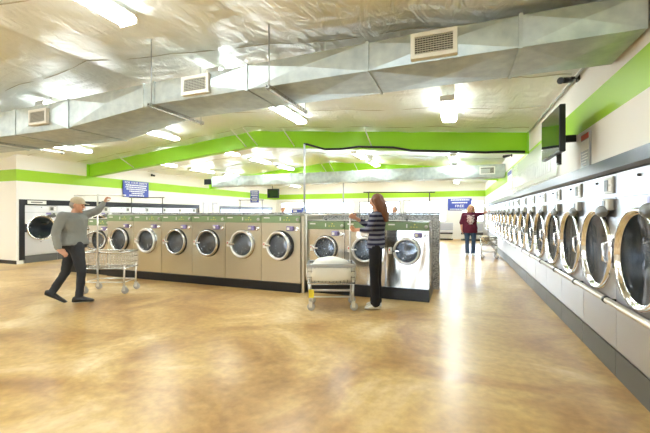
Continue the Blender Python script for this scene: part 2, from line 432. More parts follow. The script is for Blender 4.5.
# black pipe and its pole
t = thing('standpipe', 'grey pole rising from the island counter to a black pipe under the nearest green beam', 'pipe', (-3.16, 6.95, 1.425))
p = MB(); p.tube([(0, 0, 0), (0, 0, 1.49)], .021, 10); p.lathe([(.05, 0), (.05, .015), (.025, .02)], (0, 0, 0), 'z', 16, True); p.obj('pole', 'cart_grey', t)
p = MB(); zb = lambda x: zc(x) - .455
pts = [(0, 0, 1.49), (.02, .1, 1.50), (.16, .8, zb(-3.0) - 1.425 - .05)]
for x in (-2.6, -2.2, -1.8, -1.4, -1.0, -.5, 0., .5, .9, 1.2):
    pts.append((x + 3.16, .93, zb(x) - 1.425 + (.05 if -2.4 < x < -1.2 else -.01) + (.03 if x > .6 else 0)))
p.tube(pts, .026, 8); p.obj('black_pipe', 'black_trim', t)
t = MB(); t.tube([(0, 0, 0), (0, 0, .62)], .016, 8); t.lathe([(.04, 0), (.04, .01)], (0, 0, 0), 'z', 14, True)
tag(t.obj('thin_pole', 'cart_grey', None, (-2.27, 6.95, 1.425)), 'thin short grey pole standing on the granite counter behind the striped-top woman', 'pole')

# ------------------------------------------------------------------ ceiling lights
def fixture(label):
    t = thing('ceiling_light', label, 'ceiling light', (0, 0, 0), 0, 'fluorescent ceiling lights in rows')
    h = MB(); h.box(-.105, .105, -.62, .62, -.017, .012, .006); h.box(-.105, .105, -.63, -.615, -.075, -.01); h.box(-.105, .105, .615, .63, -.075, -.01)
    h.obj('housing', 'white_metal', t)
    l = MB(); pr = [(-.105, -.018), (-.122, -.038), (-.08, -.062), (.08, -.062), (.122, -.038), (.105, -.018)]
    l.loft([[(a, y, z) for a, z in pr] for y in (-.61, .61)], True, False); l.obj('diffuser', 'lamp_lens', t)
    for y in (-.45, .45):
        r_ = MB(); r_.tube([(0, y, .03), (0, y, .1)], .006, 6); r_.obj('hanger_rod', 'white_metal', t)
    return t
ROWN = {-.17: 'right-hand', -3.05: 'second from right', -6.8: 'third from right', -9.4: 'left-hand', -12.7: 'outermost left'}
first = None
for x in (-.17, -3.05, -6.8, -9.4, -12.7):
    ys = [1.9, 3.9, 5.95, 9.0, 11.0, 13.0, 15.2, 17.2, 19.2]
    if x == -12.7: ys = [1.9, 3.9]
    if x == -.17: ys = [-1.5, 1.2, 5.85, 9.0, 11.0, 13.0, 15.2, 17.2, 19.2]
    elif x > -12 and x != -6.8: ys = [-3.5, -1.0] + ys
    if x == -6.8: ys[:3] = [1.5, 4.5, 6.4]; ys = [-3.5, -1.0] + ys
    if x == -3.05: ys[3] = 4.4
    for k, y in enumerate(ys):
        lab = 'fluorescent ceiling light in the %s row, %s counted from the camera end' % (ROWN[x], ORD[k])
        loc = (x, y, zc(x) - .115)
        if first is None: first = fixture(lab); first.location = loc; snapshot(first)
        else: dup(first, loc, 0, lab)

# ------------------------------------------------------------------ ducts
def vent(parent, x0, x1, z0, z1, y, dark='frame_dark'):
    v_ = MB(); t = .035
    v_.box(x0, x1, y - .02, y + .05, z0, z0 + t); v_.box(x0, x1, y - .02, y + .05, z1 - t, z1); v_.box(x0, x0 + t, y - .02, y + .05, z0 + t, z1 - t); v_.box(x1 - t, x1, y - .02, y + .05, z0 + t, z1 - t)
    o = v_.obj('vent', 'label_white', parent)
    b_ = MB(); b_.box(x0 + t, x1 - t, y - .004, y + .06, z0 + t, z1 - t); b_.obj('vent_backing', 'black_trim', o)
    s_ = MB(); n = 8
    for k in range(n):
        z = z0 + t + (z1 - z0 - 2 * t) * (k + .5) / n; s_.box(x0 + t, x1 - t, y - .016, y - .006, z - .003, z + .003)
    for k in range(1, 14):
        x = x0 + t + (x1 - x0 - 2 * t) * k / 14; s_.box(x - .0015, x + .0015, y - .014, y - .008, z0 + t, z1 - t)
    s_.obj('grille', 'panel_grey', o)
def section(parent, a, b_):
    """a, b_ = (x, y0, y1, z0, z1) end frames; every face is cross-broken to a shallow point"""
    s_ = MB()
    def fr(q): x, y0, y1, z0, z1 = q; return [(x, y0, z0), (x, y1, z0), (x, y1, z1), (x, y0, z1)]
    A, B = fr(a), fr(b_); c_ = (sum((V(p) for p in A + B), V())) / 8
    for i in range(4):
        j = (i + 1) % 4; q = [V(A[i]), V(A[j]), V(B[j]), V(B[i])]; m_ = sum(q, V()) / 4
        nrm = (q[2] - q[0]).cross(q[3] - q[1]).normalized()
        if nrm.dot(m_ - c_) < 0: nrm = -nrm
        s_.add([*q, m_ + nrm * .035], [(0, 1, 4), (1, 2, 4), (2, 3, 4), (3, 0, 4)])
    s_.obj('duct_section', 'galvanised', parent)
def flange(parent, q, e=.018, w_=.03):
    x, y0, y1, z0, z1 = q; s_ = MB()
    s_.box(x - w_, x + w_, y0 - e, y1 + e, z0 - e, z0); s_.box(x - w_, x + w_, y0 - e, y1 + e, z1, z1 + e)
    s_.box(x - w_, x + w_, y0 - e, y0, z0, z1); s_.box(x - w_, x + w_, y1, y1 + e, z0, z1)
    s_.obj('duct_flange', 'galvanised', parent)
t = thing('air_duct', 'large galvanised air duct crossing the ceiling in the foreground above the washers', 'duct')
J = [(1.25, 3.15, 3.80, 2.72, 2.975), (.45, 3.15, 3.80, 2.72, 2.975), (-.80, 3.16, 3.80, 2.72, 2.98), (-2.12, 3.18, 3.82, 2.72, 2.98), (-3.45, 3.2, 3.85, 2.72, 2.985),
     (-5.07, 3.25, 4.15, 2.59, 2.98), (-6.33, 3.28, 4.15, 2.6, 2.98), (-7.6, 3.28, 4.15, 2.6, 2.98), (-8.9, 3.28, 4.15, 2.6, 2.98), (-10.2, 3.28, 4.15, 2.6, 2.98)]
for a, b_ in zip(J, J[1:]): section(t, a, b_)
for q in J[1:-1]: flange(t, q, .012, .014)
flange(t, (-3.62, 3.2, 3.87, 2.71, 2.985), .012, .012)
vent(t, -.40, -.02, 2.735, 2.955, 3.115); vent(t, -2.97, -2.59, 2.745, 2.955, 3.155); vent(t, -5.86, -5.46, 2.68, 2.9, 3.215)
def trapeze(x, y0, y1, z, zt, label):
    t = thing('duct_hanger', label, 'hanger', (x, (y0 + y1) / 2, z - .045)); h = (y1 - y0) / 2
    s_ = MB(); s_.box(-.02, .02, -h, h, 0, .006); s_.box(-.02, -.014, -h, h, .006, .04); s_.box(.014, .02, -h, h, .006, .04)
    for k in range(12):
        yy = -h + .05 + (2 * h - .1) * k / 11; s_.box(.0201, .024, yy - .012, yy + .012, .012, .03)
    s_.obj('strut_channel', 'ring_dull', t)
    for s__ in (-1, 1):
        r_ = MB(); r_.tube([(0, s__ * (h - .04), -.02), (0, s__ * (h - .04), zt - z + .045)], .006, 6); r_.lathe([(.014, -.012), (.014, 0)], (0, s__ * (h - .04), 0), 'z', 6, True); r_.obj('threaded_rod', 'cart_grey', t)
trapeze(-1.78, 3.02, 3.98, 2.685, zc(-1.78) - .03, 'metal strut hanger on two rods under the foreground duct near the middle of the ceiling')
trapeze(-3.36, 3.04, 3.96, 2.69, zc(-3.36) - .03, 'metal strut hanger under the foreground duct where it widens')
trapeze(-6.9, 3.1, 4.35, 2.56, zc(-6.9) - .03, 'metal strut hanger under the wide left end of the foreground duct')
t = thing('air_duct', 'galvanised air duct crossing far back in front of the second green beam', 'duct', (0, 0, 0))
J2 = [(1.25 - 1.18 * k, 11.6, 12.15, 2.5, 2.88) for k in range(10)]
for a, b_ in zip(J2, J2[1:]): section(t, a, b_)
for q in J2[1:]: flange(t, q, .015, .02)
vent(t, .55, .98, 2.58, 2.82, 11.58)
s_ = MB(); s_.box(-9.75, -9.4, 11.56, 11.58, 2.58, 2.8); s_.obj('end_grille', 'black_trim', t)

# ------------------------------------------------------------------ dryers
def make_dryer(label, group, w=.86, H=1.745):
    t = thing('tumble_dryer', label, 'dryer', (0, 0, 0), 0, group); h = w / 2 - .004; cz = 1.06; r = .345
    b = MB(); y = 0
    plate(b, -h, h, .66, H, 0, cz, r, y); b.add([(-h, y, .235), (h, y, .235), (h, y, .645), (-h, y, .645)], [(0, 1, 2, 3)])
    b.add([(-h, .012, .645), (h, .012, .645), (h, .012, .66), (-h, .012, .66)], [(0, 1, 2, 3)])
    for xx, fl_ in ((-h, 0), (h, 1)):
        b.add([(xx, 0, 0), (xx, .78, 0), (xx, .78, H), (xx, 0, H)], [(3, 2, 1, 0) if fl_ else (0, 1, 2, 3)])
    b.add([(-h, 0, H), (h, 0, H), (h, .78, H), (-h, .78, H)], [(0, 1, 2, 3)]); b.add([(-h, .78, 0), (h, .78, 0), (h, .78, H), (-h, .78, H)], [(3, 2, 1, 0)])
    b.obj('body', 'steel_dryer', t)
    s_ = MB(); s_.box(-h, h, -.004, 0, 1.535, 1.541); s_.obj('panel_seam', 'toe_grey', t)
    k = MB(); k.box(-h, h, -.006, 0, .015, .225); k.box(-h, h, -.002, .03, 0, .015); k.obj('toe_panel', 'toe_grey', t)
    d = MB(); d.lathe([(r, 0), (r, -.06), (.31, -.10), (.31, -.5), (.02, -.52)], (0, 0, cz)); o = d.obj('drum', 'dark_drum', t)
    c_ = MB()
    for a in (0, 2.1, 4.2):
        c_.M = Matrix.Translation((0, .3, cz)) @ Matrix.Rotation(a, 4, 'Y'); c_.box(-.02, .02, -.2, .2, -.30, -.24)
    c_.obj('drum_rib', 'drum', o)
    rg = MB(); rg.lathe([(.39, 0), (.392, .018), (.38, .038), (.368, .042), (.356, .036), (.348, .02), (.340, .006), (.336, .004)], (0, 0, cz), n=56); dr = rg.obj('door', 'chrome', t)
    g_ = MB(); g_.lathe([(.338, .004), (.24, -.012), (.12, -.02), (.004, -.022)], (0, 0, cz), n=40); g_.obj('door_glass', 'door_glass', dr)
    ha = MB(); ha.tube([(.355, -.04, cz - .09), (.355, -.07, cz - .07), (.355, -.07, cz + .07), (.355, -.04, cz + .09)], .011, 8); ha.obj('handle', 'chrome', dr)
    hi = MB(); hi.box(-.425, -.385, -.03, 0, cz - .13, cz + .13, .006); hi.obj('hinge', 'dark_rubber', dr)
    hk = MB(); hk.ell((.25, -.045, 1.42), .13, .035, .055); hk.obj('lint_cover', 'toe_grey', t)
    cp = MB(); cp.box(.20, .40, -.018, 0, 1.575, 1.725, .004); q = cp.obj('control_panel', 'panel_grey', t)
    s_ = MB(); s_.box(.225, .31, -.022, -.018, 1.60, 1.70); s_.mat = 1; s_.box(.33, .385, -.023, -.018, 1.66, 1.70); s_.box(.33, .385, -.023, -.018, 1.60, 1.64); s_.obj('display', ['toe_grey', 'label_white'], q)
    cb = MB(); cb.box(.26, .40, -.05, 0, 1.43, 1.53, .008); q = cb.obj('coin_box', 'panel_grey', t)
    s_ = MB(); s_.box(.275, .335, -.054, -.05, 1.45, 1.515); s_.obj('coin_slot', 'toe_grey', q)
    pl = MB(); pl.box(.12, .25, -.008, 0, 1.475, 1.525); pl.obj('label_plate', 'purple', t)
    st = MB(); st.lathe([(.012, 0), (.012, .015), (.004, .02)], (0, 0, 1.69), n=10, cap=True); st.obj('lock_stud', 'dark_rubber', t); st = MB(); st.lathe([(.012, 0), (.012, .015), (.004, .02)], (-.02, 0, .62), n=10, cap=True); st.obj('lock_stud', 'dark_rubber', t)
    return t
proto = None; nright = 20
for k in range(nright):
    yc_ = 3.27 + .86 * (k - 1)
    lab = 'stainless steel dryer in the long right-hand row, %s one counted from the camera' % ORD[k]
    if k == 0: lab = 'stainless steel dryer in the right-hand row, nearest the camera'
    if k == nright - 1: lab = 'stainless steel dryer at the far end of the right-hand row'
    if proto is None: proto = make_dryer(lab, 'dryers along the right wall'); proto.location = (1.25, yc_, 0); proto.rotation_euler = (0, 0, -pi / 2); snapshot(proto)
    else: dup(proto, (1.25, yc_, 0), -pi / 2, lab)
for k in range(8):
    o = dup(proto, (XL + .01, 6.14 + .43 + .857 * k, 0), pi / 2, 'stainless steel dryer in the black-framed row on the left wall, %s from the corner' % ORD[k])
    o['group'] = 'dryers along the left wall'; o.scale = (.995, 1, .935)
for k in range(6):
    o = dup(proto, (XL + .01, 14.8 + .43 + .857 * k, 0), pi / 2, 'stainless steel dryer in the far left row beyond the doors, %s from the doors' % ORD[k])
    o['group'] = 'dryers along the left wall'; o.scale = (.995, 1, .935)
# rail in front of the right dryers
t = thing('bumper_rail', 'steel tube rail running along the front of the right-hand dryers', 'rail', (1.18, 0, .655))
r_ = MB(); r_.tube([(0, 1.9, 0), (0, 19.6, 0)], .026, 12); r_.obj('rail_tube', 'ring_silver', t)
for k in range(nright):
    b = MB(); yy = 2.84 + .86 * k - .86; b.box(-.03, .068, yy - .012, yy + .012, -.012, .012); b.lathe([(.032, -.02), (.032, .02)], (0, yy, 0), '-y', 12, True)
    b.obj('rail_bracket', 'black_metal', t)
s_ = MB(); s_.box(XL + .032, XL + .04, 6.2, 6.68, 1.675, 1.775)
o = s_.obj('label_strip', 'label_white'); tag(o, 'white paper label on the black band above the left-corner dryer', 'label')
l_ = MB()
l_.box(XL + .04, XL + .042, 6.28, 6.58, 1.71, 1.74)
l_.obj('label_print', 'toe_grey', o)

# ------------------------------------------------------------------ washers
def make_washer(label, group, w, H, zg, cz, R_, ring, zb, ajar=0., gap=0.):
    t = thing('washing_machine', label, 'washing machine', (0, 0, 0), 0, group); h = w / 2 - .005; D = .85; r = R_ * .80
    b = MB(); plate(b, -h, h, zb, zg, 0, cz, r, 0)
    for xx, fl_ in ((-h, 0), (h, 1)):
        b.add([(xx, 0, zb), (xx, D, zb), (xx, D, H), (xx, 0, H)], [(3, 2, 1, 0) if fl_ else (0, 1, 2, 3)])
    b.add([(-h, 0, H), (h, 0, H), (h, D, H), (-h, D, H)], [(0, 1, 2, 3)]); b.add([(-h, D, zb), (h, D, zb), (h, D, H), (-h, D, H)], [(3, 2, 1, 0)])
    b.add([(-h, 0, zb), (h, 0, zb), (h, D, zb), (-h, D, zb)], [(3, 2, 1, 0)])
    b.obj('body', 'steel' if w > .75 else 'steel_bright', t)
    cp = MB(); cp.box(-h, h, -.012, .02, zg, H - .012, .004); q = cp.obj('control_panel', 'panel_green', t)
    m_ = MB(); hh = H - zg; zc_ = (H + zg) / 2
    m_.mat = 0; m_.box(-h * .86, -h * .55, -.015, -.012, zc_ + .01, zc_ + .032); m_.box(-h * .02, h * .03, -.015, -.012, zc_ - .03, zc_ + .03)
    m_.mat = 1
    for k in range(3): m_.box(h * (.18 + .13 * k), h * (.22 + .13 * k), -.016, -.012, zc_ - .025, zc_ - .01)
    m_.box(h * .34, h * .39, -.016, -.012, zc_ + .015, zc_ + .032)
    m_.obj('panel_print', ['label_white', 'led'], q)
    kn = MB(); kn.lathe([(.028, 0), (.026, .02), (.004, .022)], (h * .88, -.012, zc_ - .01), n=16, cap=True); kn.obj('knob', 'panel_grey', q)
    tp = MB(); tp.box(-h, h, .0, .3, H + .001, H + .012); tp.mat = 1; tp.lathe([(.016, 0), (.016, .02)], (0, .02, H + .012), 'z', 10, True)
    tp.obj('top_strip', ['panel_grey', 'black_trim'], t)
    cb = MB(); zz = cz + R_ + .035
    cb.box(h * .34, h * .70, -.05, 0, zz - .04, zz + .045, .012); q = cb.obj('coin_box', 'purple', t)
    s_ = MB(); s_.box(h * .39, h * .52, -.054, -.05, zz - .02, zz + .025); s_.obj('coin_slot', 'label_white', q)
    lk_ = MB(); lk_.lathe([(.035, 0), (.035, .03), (.02, .045), (.018, .03), (.004, .03)], (h * .86, 0, zz - .01), n=20); lk_.obj('coin_lock', 'chrome', t)
    dm = MB(); dm.lathe([(r, 0), (r, -.05), (r * .93, -.08), (r * .93, -.42), (r * .3, -.44), (.02, -.40)], (0, 0, cz)); dm.obj('drum', 'drum', t)
    for a in (.5, 2.6, 4.7):
        rb = MB(); rb.M = Matrix.Translation((0, .25, cz)) @ Matrix.Rotation(a, 4, 'Y'); rb.box(-.018, .018, -.17, .15, -r * .92, -r * .72, .006); rb.obj('drum_rib', 'chrome', t)
    gk = MB(); gk.lathe([(R_ * 1.0, 0), (R_ * 1.01, .012), (R_ * .9, .018), (r, .004)], (0, 0, cz), n=48); gk.obj('door_gasket', 'dark_rubber' if (ajar or ring == 'ring_dull') else 'ring_dull', t)
    dr = MB(); o0 = .02
    dr.lathe([(R_ * .93, o0), (R_ * .97, o0 + .02), (R_ * .93, o0 + .045), (R_ * .86, o0 + .050), (R_ * .80, o0 + .03), (R_ * .78, o0 + .01)], (R_, 0, 0) if ajar else (0, 0, 0), n=48)
    hx = -R_ if ajar else 0
    d = dr.obj('door', ring, t, (hx, 0, cz))
    if ajar: d.rotation_euler = (0, 0, ajar)
    cc = R_ if ajar else 0
    g_ = MB(); g_.lathe([(R_ * .79, o0 + .022), (R_ * .72, o0 + .0), (R_ * .55, -.04), (R_ * .3, -.06), (.003, -.065)], (cc, 0, 0), n=36); g_.obj('door_glass', 'door_glass', d)
    ha = MB(); ha.box(cc - R_ * 1.0, cc - R_ * .52, -.085, -.06, -.013, .013, .006); ha.lathe([(.02, .02), (.02, .07)], (cc - R_ * .95, 0, 0), n=12, cap=True); ha.obj('handle', 'chrome', d)
    lb = MB(); lb.box(-R_ * 1.33, -R_ * 1.08, -.018, 0, cz - .055, cz + .05, .004); lb.mat = 1; lb.box(-R_ * 1.28, -R_ * 1.2, -.02, -.018, cz + .0, cz + .03)
    lb.obj('latch_plate', ['label_white', 'red_print'], t)
    return t
G1 = dict(group='large washers in the island row', w=.80, H=1.372, zg=1.232, cz=.825, R_=.270, zb=.165)
Y1 = 5.6
desc = ['with a chrome door ring, left end of the six, beside the smaller machines', 'with a wide silver door ring, second from the left end of the six', 'with a chrome-edged door, third from the left end of the six',
        'with a bright chrome door ring, fourth from the left end of the six', 'with a broad pale silver door ring, second from the gap in the row', 'with its pale ringed door left slightly ajar, beside the gap in the row']
rings = ['ring_dull', 'ring_silver', 'ring_dull', 'ring_dull', 'ring_silver', 'ring_silver']
protoS = {}
for k in range(6):
    x = -2.62 - .80 * 5.5 + .80 * k; lab = 'large washer ' + desc[k]
    key = rings[k] + str(k == 5)
    if key not in protoS:
        o = make_washer(lab, G1['group'], G1['w'], G1['H'], G1['zg'], G1['cz'], G1['R_'], rings[k], G1['zb'], -.16 if k == 5 else 0.); o.location = (x, Y1, 0); snapshot(o); protoS[key] = o
    else: dup(protoS[key], (x, Y1, 0), 0, lab)
G2 = 'smaller washers at the ends of the island row'
Y2 = 5.74
small = None
for x, ring, lab, key in ((-2.20, 'ring_dull', 'smaller steel washer left of the striped-top woman, behind the linen cart', 'a'), (-1.50, 'ring_silver', 'smaller steel washer directly behind the striped-top woman', 'b'),
                     (-.80, 'ring_silver', 'smaller steel washer at the right end of the island', 'b'), (-8.47, 'ring_dull', 'smaller steel washer at the left end of the island behind the man in grey', 'a')):
    if key not in protoS:
        o = make_washer(lab, G2, .70, 1.275, 1.125, .795, .222, ring, .2); o.location = (x, Y2, 0); snapshot(o); protoS[key] = o
    else: dup(protoS[key], (x, Y2 if x > -5 else 5.66, 0), 0, lab)
o = make_washer('smaller steel washer with its round door swung wide open, beside the large washers', G2, .70, 1.275, 1.125, .795, .222, 'ring_dull', .2); o.location = (-7.77, 5.66, 0)
for c_ in list(kids(o)):
    if c_.name.startswith('door') and not c_.name.startswith('door_g'):
        hinge = Matrix.Translation((.225, 0, .795)) @ Matrix.Rotation(R(62), 4, 'Z') @ Matrix.Translation((-.225, 0, 0))
        c_.location = hinge.to_translation(); c_.rotation_euler = hinge.to_euler()
# black plinths
for (xa, xb, y0_, h_, lab) in ((-7.42, -2.62, Y1, .16, 'long black plinth under the six large island washers'), (-2.55, -.45, Y2, .195, 'black plinth under the smaller washers at the right end of the island'),
                            (-8.82, -7.42, 5.66, .195, 'black plinth under the two smaller washers at the left end of the island')):
    p = MB(); p.box(xa, xb, y0_ - .02, y0_ + .85, 0, h_, .004); tag(p.obj('plinth', 'black_trim'), lab, 'plinth')
p = MB(); p.box(-2.615, -2.556, Y1 + .02, Y1 + .9, 0, 1.35, .003); tag(p.obj('filler_panel', 'steel'), 'narrow steel filler panel closing the gap between large and small washers', 'panel')
# granite chase behind the machines
t = thing('utility_island', 'grey speckled granite partition with a counter on top running behind all the island washers', 'counter', (-4.6, 6.98, 0))
b = MB(); b.box(-4.15, 4.24, -.21, .21, 0, 1.385, .003); b.obj('partition', 'granite', t)
b = MB(); b.box(-4.18, 4.27, -.24, .24, 1.387, 1.423, .006); b.obj('countertop', 'granite', t)

# ------------------------------------------------------------------ laundry carts
def cart(name, label, loc, rz, L=.8, W=.5, zt=.72, zbk=.45, rack='black', rh=1.85, rack_in=0., liner=False, over=.05, pole='double'):
    t = thing(name, label, 'laundry cart', loc, rz, None); l, w_ = L / 2, W / 2
    f = MB()
    def loop(z, r_=.011, e=0.): f.tube([(-l + e, -w_ + e, z), (l - e, -w_ + e, z), (l - e, w_ - e, z), (-l + e, w_ - e, z)], r_, 8, closed=True)
    loop(zt, .014); loop(zbk)
    n = int(L / .05)
    for k in range(n + 1):
        x = -l + L * k / n; f.tube([(x, -w_, zt), (x, -w_, zbk), (x, w_, zbk), (x, w_, zt)], .0035, 5)
    for k in range(int(W / .05) + 1):
        y = -w_ + W * k / int(W / .05); f.tube([(-l, y, zt), (-l, y, zbk), (l, y, zbk), (l, y, zt)], .0035, 5)
    for z in ((zt * 2 + zbk) / 3, (zt + 2 * zbk) / 3): loop(z, .004)
    f.obj('wire_basket', 'ring_dull', t)
    c_ = MB()
    for sx in (-1, 1):
        for sy in (-1, 1):
            q = MB(); q.tube([(sx * (l - .02), sy * (w_ - .02), zbk + .05), (sx * (l - .03), sy * (w_ - .02), .13)], .015, 8); q.obj('leg', 'ring_silver', t)
            k = MB(); k.lathe([(.03, -.016), (.055, -.016), (.058, 0), (.055, .016), (.03, .016)], (sx * (l - .03) + .02, sy * (w_ - .02), .058), '-y', 18, True)
            o = k.obj('caster', 'caster', t)
            y_ = MB(); y_.box(sx * (l - .03) - .015, sx * (l - .03) + .035, sy * (w_ - .02) - .024, sy * (w_ - .02) - .019, .05, .135); y_.box(sx * (l - .03) - .015, sx * (l - .03) + .035, sy * (w_ - .02) + .019, sy * (w_ - .02) + .024, .05, .135)
            y_.box(sx * (l - .03) - .015, sx * (l - .03) + .035, sy * (w_ - .02) - .024, sy * (w_ - .02) + .024, .13, .136); y_.obj('fork', 'ring_silver', o)
    b_ = MB(); e = .03
    b_.tube([(-l + e, -w_ + .02, .2), (l - e, -w_ + .02, .2), (l - e, w_ - .02, .2), (-l + e, w_ - .02, .2)], .011, 8, closed=True); b_.obj('lower_rail', 'ring_silver', t)
    if rack:
        rm = {'black': 'black_metal', 'chrome': 'chrome', 'grey': 'cart_grey'}[rack]; rl = l - rack_in
        r_ = MB()
        if pole == 'double':
            for sx in (-1, 1): r_.tube([(sx * rl, w_, zbk), (sx * rl, w_, rh)], .014, 8)
            r_.tube([(-rl - over, w_, rh), (rl + over, w_, rh)], .014, 8)
            for sx in (-1, 1): r_.tube([(sx * rl, w_ - .14, rh), (sx * rl, w_ + .14, rh)], .011, 8)
        else:
            r_.tube([(l, 0, zbk), (l, 0, rh)], .014, 8); r_.tube([(l - .45, 0, rh), (l + .12, 0, rh)], .013, 8)
        r_.obj('hanging_rack', rm, t)
    return t
def cam_xy(u, Z):
    X = (u - 325) / 350 * Z
    return (X * YC - Z * YS, X * YS + Z * YC)
# man's cart
x, y = cam_xy(110.5, 6.3)
root = cart('laundry_cart', 'chrome wire laundry cart pushed by the man in the grey sweater', (x, y, 0), YAW, L=.76, W=.42, zt=.72, zbk=.44, rack=None)
r_ = MB(); r_.tube([(-.09, -.22, .43), (-.09, -.22, 1.745)], .013, 8); r_.tube([(-.50, -.22, 1.72), (.40, -.22, 1.72)], .011, 8); r_.obj('hanging_rack', 'ring_silver', root)
# linen cart
x, y = cam_xy(331, 5.25)
t = cart('linen_cart', 'laundry cart heaped with white linen, held by the woman in the striped top', (x, y, 0), YAW, L=.68, W=.44, zt=.655, zbk=.40, rack=None)
f = MB(); f.box(-.35, .35, -.235, -.215, .625, .675, .004); f.box(-.35, .35, .215, .235, .625, .675, .004); f.box(-.35, -.33, -.215, .215, .625, .675); f.box(.33, .35, -.215, .215, .625, .675); f.obj('top_rail', 'cart_grey', t)
f = MB(); f.tube([(-.37, 0, .45), (-.37, 0, 1.40)], .011, 8); f.tube([(.285, 0, .45), (.285, 0, 1.45)], .011, 8); f.tube([(-.40, 0, 1.385), (.36, 0, 1.385)], .011, 8); f.obj('hanging_rack', 'ring_silver', t)
f = MB(); f.box(-.325, -.25, -.225, -.215, .19, .31); f.obj('yellow_tag', 'yellow', t)
f = MB(); f.tube([(-.31, -.2, .30), (.31, -.2, .30)], .01, 8); f.tube([(-.31, .2, .30), (.31, .2, .30)], .01, 8); f.obj('cross_rail', 'ring_silver', t)
f = MB(); nn = 40; rings_ = []
for z, e in ((.41, -.012), (.44, .012), (.52, .018), (.60, .016), (.622, .01)):
    rings_.append([(sx, sy, z) for sx, sy in [((.34 + e) * max(-1, min(1, 1.25 * cos(2 * pi * i / nn))) + .008 * sin(9 * i + 20 * z), (.215 + e) * max(-1, min(1, 1.25 * sin(2 * pi * i / nn))) + .008 * cos(7 * i + 31 * z)) for i in range(nn)]])
f.loft(rings_); f.obj('cloth_liner', 'linen', t)
f = MB()
for (a, b_, c_, rx, ry, rz_) in ((0, 0, .66, .22, .16, .10), (-.12, .03, .66, .14, .12, .08), (.13, -.02, .66, .14, .13, .07), (0, 0, .635, .31, .19, .045)): f.ell((a, b_, c_), rx, ry, rz_)
tg = thing('linen_pile', 'heap of white linen lying in the laundry cart before the striped-top woman', 'linen', (x, y, 0), YAW)
remeshed(f, 'linen_heap', 'linen', tg, .012, 2)
# red-shirt woman's cart
x, y = cam_xy(488.5, 11.0)
cart('laundry_cart', 'small chrome laundry cart held by the woman in maroon beside the far dryers', (x, y, 0), 0, L=.46, W=.42, zt=.66, zbk=.42, rack='chrome', rh=1.75, pole='single')
rt = bpy.data.objects['laundry_cart.001']
# make its pole stand where the hand holds it
for c_ in kids(rt):
    if c_.name.startswith('hanging_rack'):
        c_.data = MB().tube([(.0, .2, .42), (.0, .2, 1.75)], .018, 8).mesh('hanging_rack', 'white_metal')
tg = thing('towel_pile', 'brown and white laundry piled in the small cart beside the woman in maroon', 'laundry', (x, y, 0), YAW)
f = MB(); f.ell((-.1, 0, .62), .13, .15, .1); f.ell((-.02, .05, .60), .1, .12, .1); remeshed(f, 'brown_towel', 'beige_cloth', tg, .014, 2)
f = MB(); f.ell((.12, 0, .62), .11, .15, .08); remeshed(f, 'white_towel', 'linen', tg, .014, 2)
# racks standing behind the island
def back_cart(u0, u1, ytop, Z, label, rack='black', over=.06):
    x, y = cam_xy((u0 + u1) / 2, Z); L = (u1 - u0) / 350 * Z
    return cart('rack_cart', label, (x, y, 0), YAW, L=L, W=.5, zt=.72, zbk=.42, rack=rack, rh=1.4 + (213.6 - ytop) / 350 * (Z + .25), over=over)
back_cart(127.5, 159, 197.6, 11.6, 'cart with a black hanging rack behind the island, below the large blue sign')
back_cart(238.5, 261, 200, 13.2, 'cart with a black hanging rack far behind the island, below the small blue sign')
back_cart(370, 432.5, 192.3, 8.9, 'cart with a wide black hanging rack behind the right end of the island', over=.14)
back_cart(306, 326, 204.0, 12.0, 'cart with a thin grey rack behind the island, right of the tall pole', 'grey')
back_cart(405, 411, 200.5, 13.5, 'narrow cart with a grey rack behind the island, left of the far blue sign', 'grey', .02)
back_cart(420.5, 425, 202.5, 14.5, 'narrowest grey rack cart, near the far windows behind the island', 'grey', .02)

# ------------------------------------------------------------------ signs, screens, cameras
def sign(name, label, cat, loc, rz, w, h, m, parts):
    t = thing(name, label, cat, loc, rz)
    b = MB(); b.box(-w / 2, w / 2, -.02, 0, -h / 2, h / 2, .003); b.obj('panel', m, t)
    for kind, *a in parts:
        if kind == 'text': body, size, x, z, sx = a; text(body, 'lettering', 'text_white', size, t, (x, -.022, z), (pi / 2, 0, 0), .001, sx=sx)
        elif kind == 'lines':
            q = MB()
            for (x0, x1, z, hh) in a[0]:
                x = x0
                while x < x1 - .01:
                    L = min(random.uniform(.03, .075) * w, x1 - x); q.box(x, x + L, -.0225, -.02, z - hh / 2, z + hh / 2); x += L + .014 * w
            q.obj('small_print', a[1], t)
        elif kind == 'box': x0, x1, z0, z1, mm, nm = a; q = MB(); q.box(x0, x1, -.0225, -.02, z0, z1); q.obj(nm, mm, t)
    return t
sign('wall_sign', 'large blue sign with white lettering on the left wall above the dryers', 'sign', (XL + .03, 9.75, 2.315), pi / 2, 1.12, .60, 'blue_sign',
     [('text', 'FOR YOUR SAFETY', .115, 0, .225, 1.0), ('lines', [(-.45, .47, .14, .04), (-.46, .45, .065, .04), (-.42, .46, -.01, .04), (-.3, .36, -.085, .04), (-.2, .3, -.16, .04), (-.3, .34, -.235, .04)], 'text_white')])
sign('wall_sign', 'small blue sign hanging far back on the left, beside the far screen', 'sign', (XL + .62, 17.0, 2.36), R(12), .5, .68, 'blue_sign',
     [('lines', [(-.2, .2, .26, .06), (-.18, .2, .15, .045), (-.2, .18, .06, .045), (-.15, .17, -.04, .045), (-.2, .2, -.14, .045), (-.15, .15, -.24, .045)], 'text_white')])
x0 = -.10; 
sign('wall_sign', 'blue sign reading FREE on the back wall beside the woman in maroon', 'sign', (-.02, YB - .005, 1.90), 0, 1.22, .66, 'blue_sign',
     [('text', 'FREE', .20, 0, -.09, 1.15), ('lines', [(-.45, .5, .25, .06), (-.4, .42, .10, .07), (-.5, .5, -.26, .05)], 'text_white')])
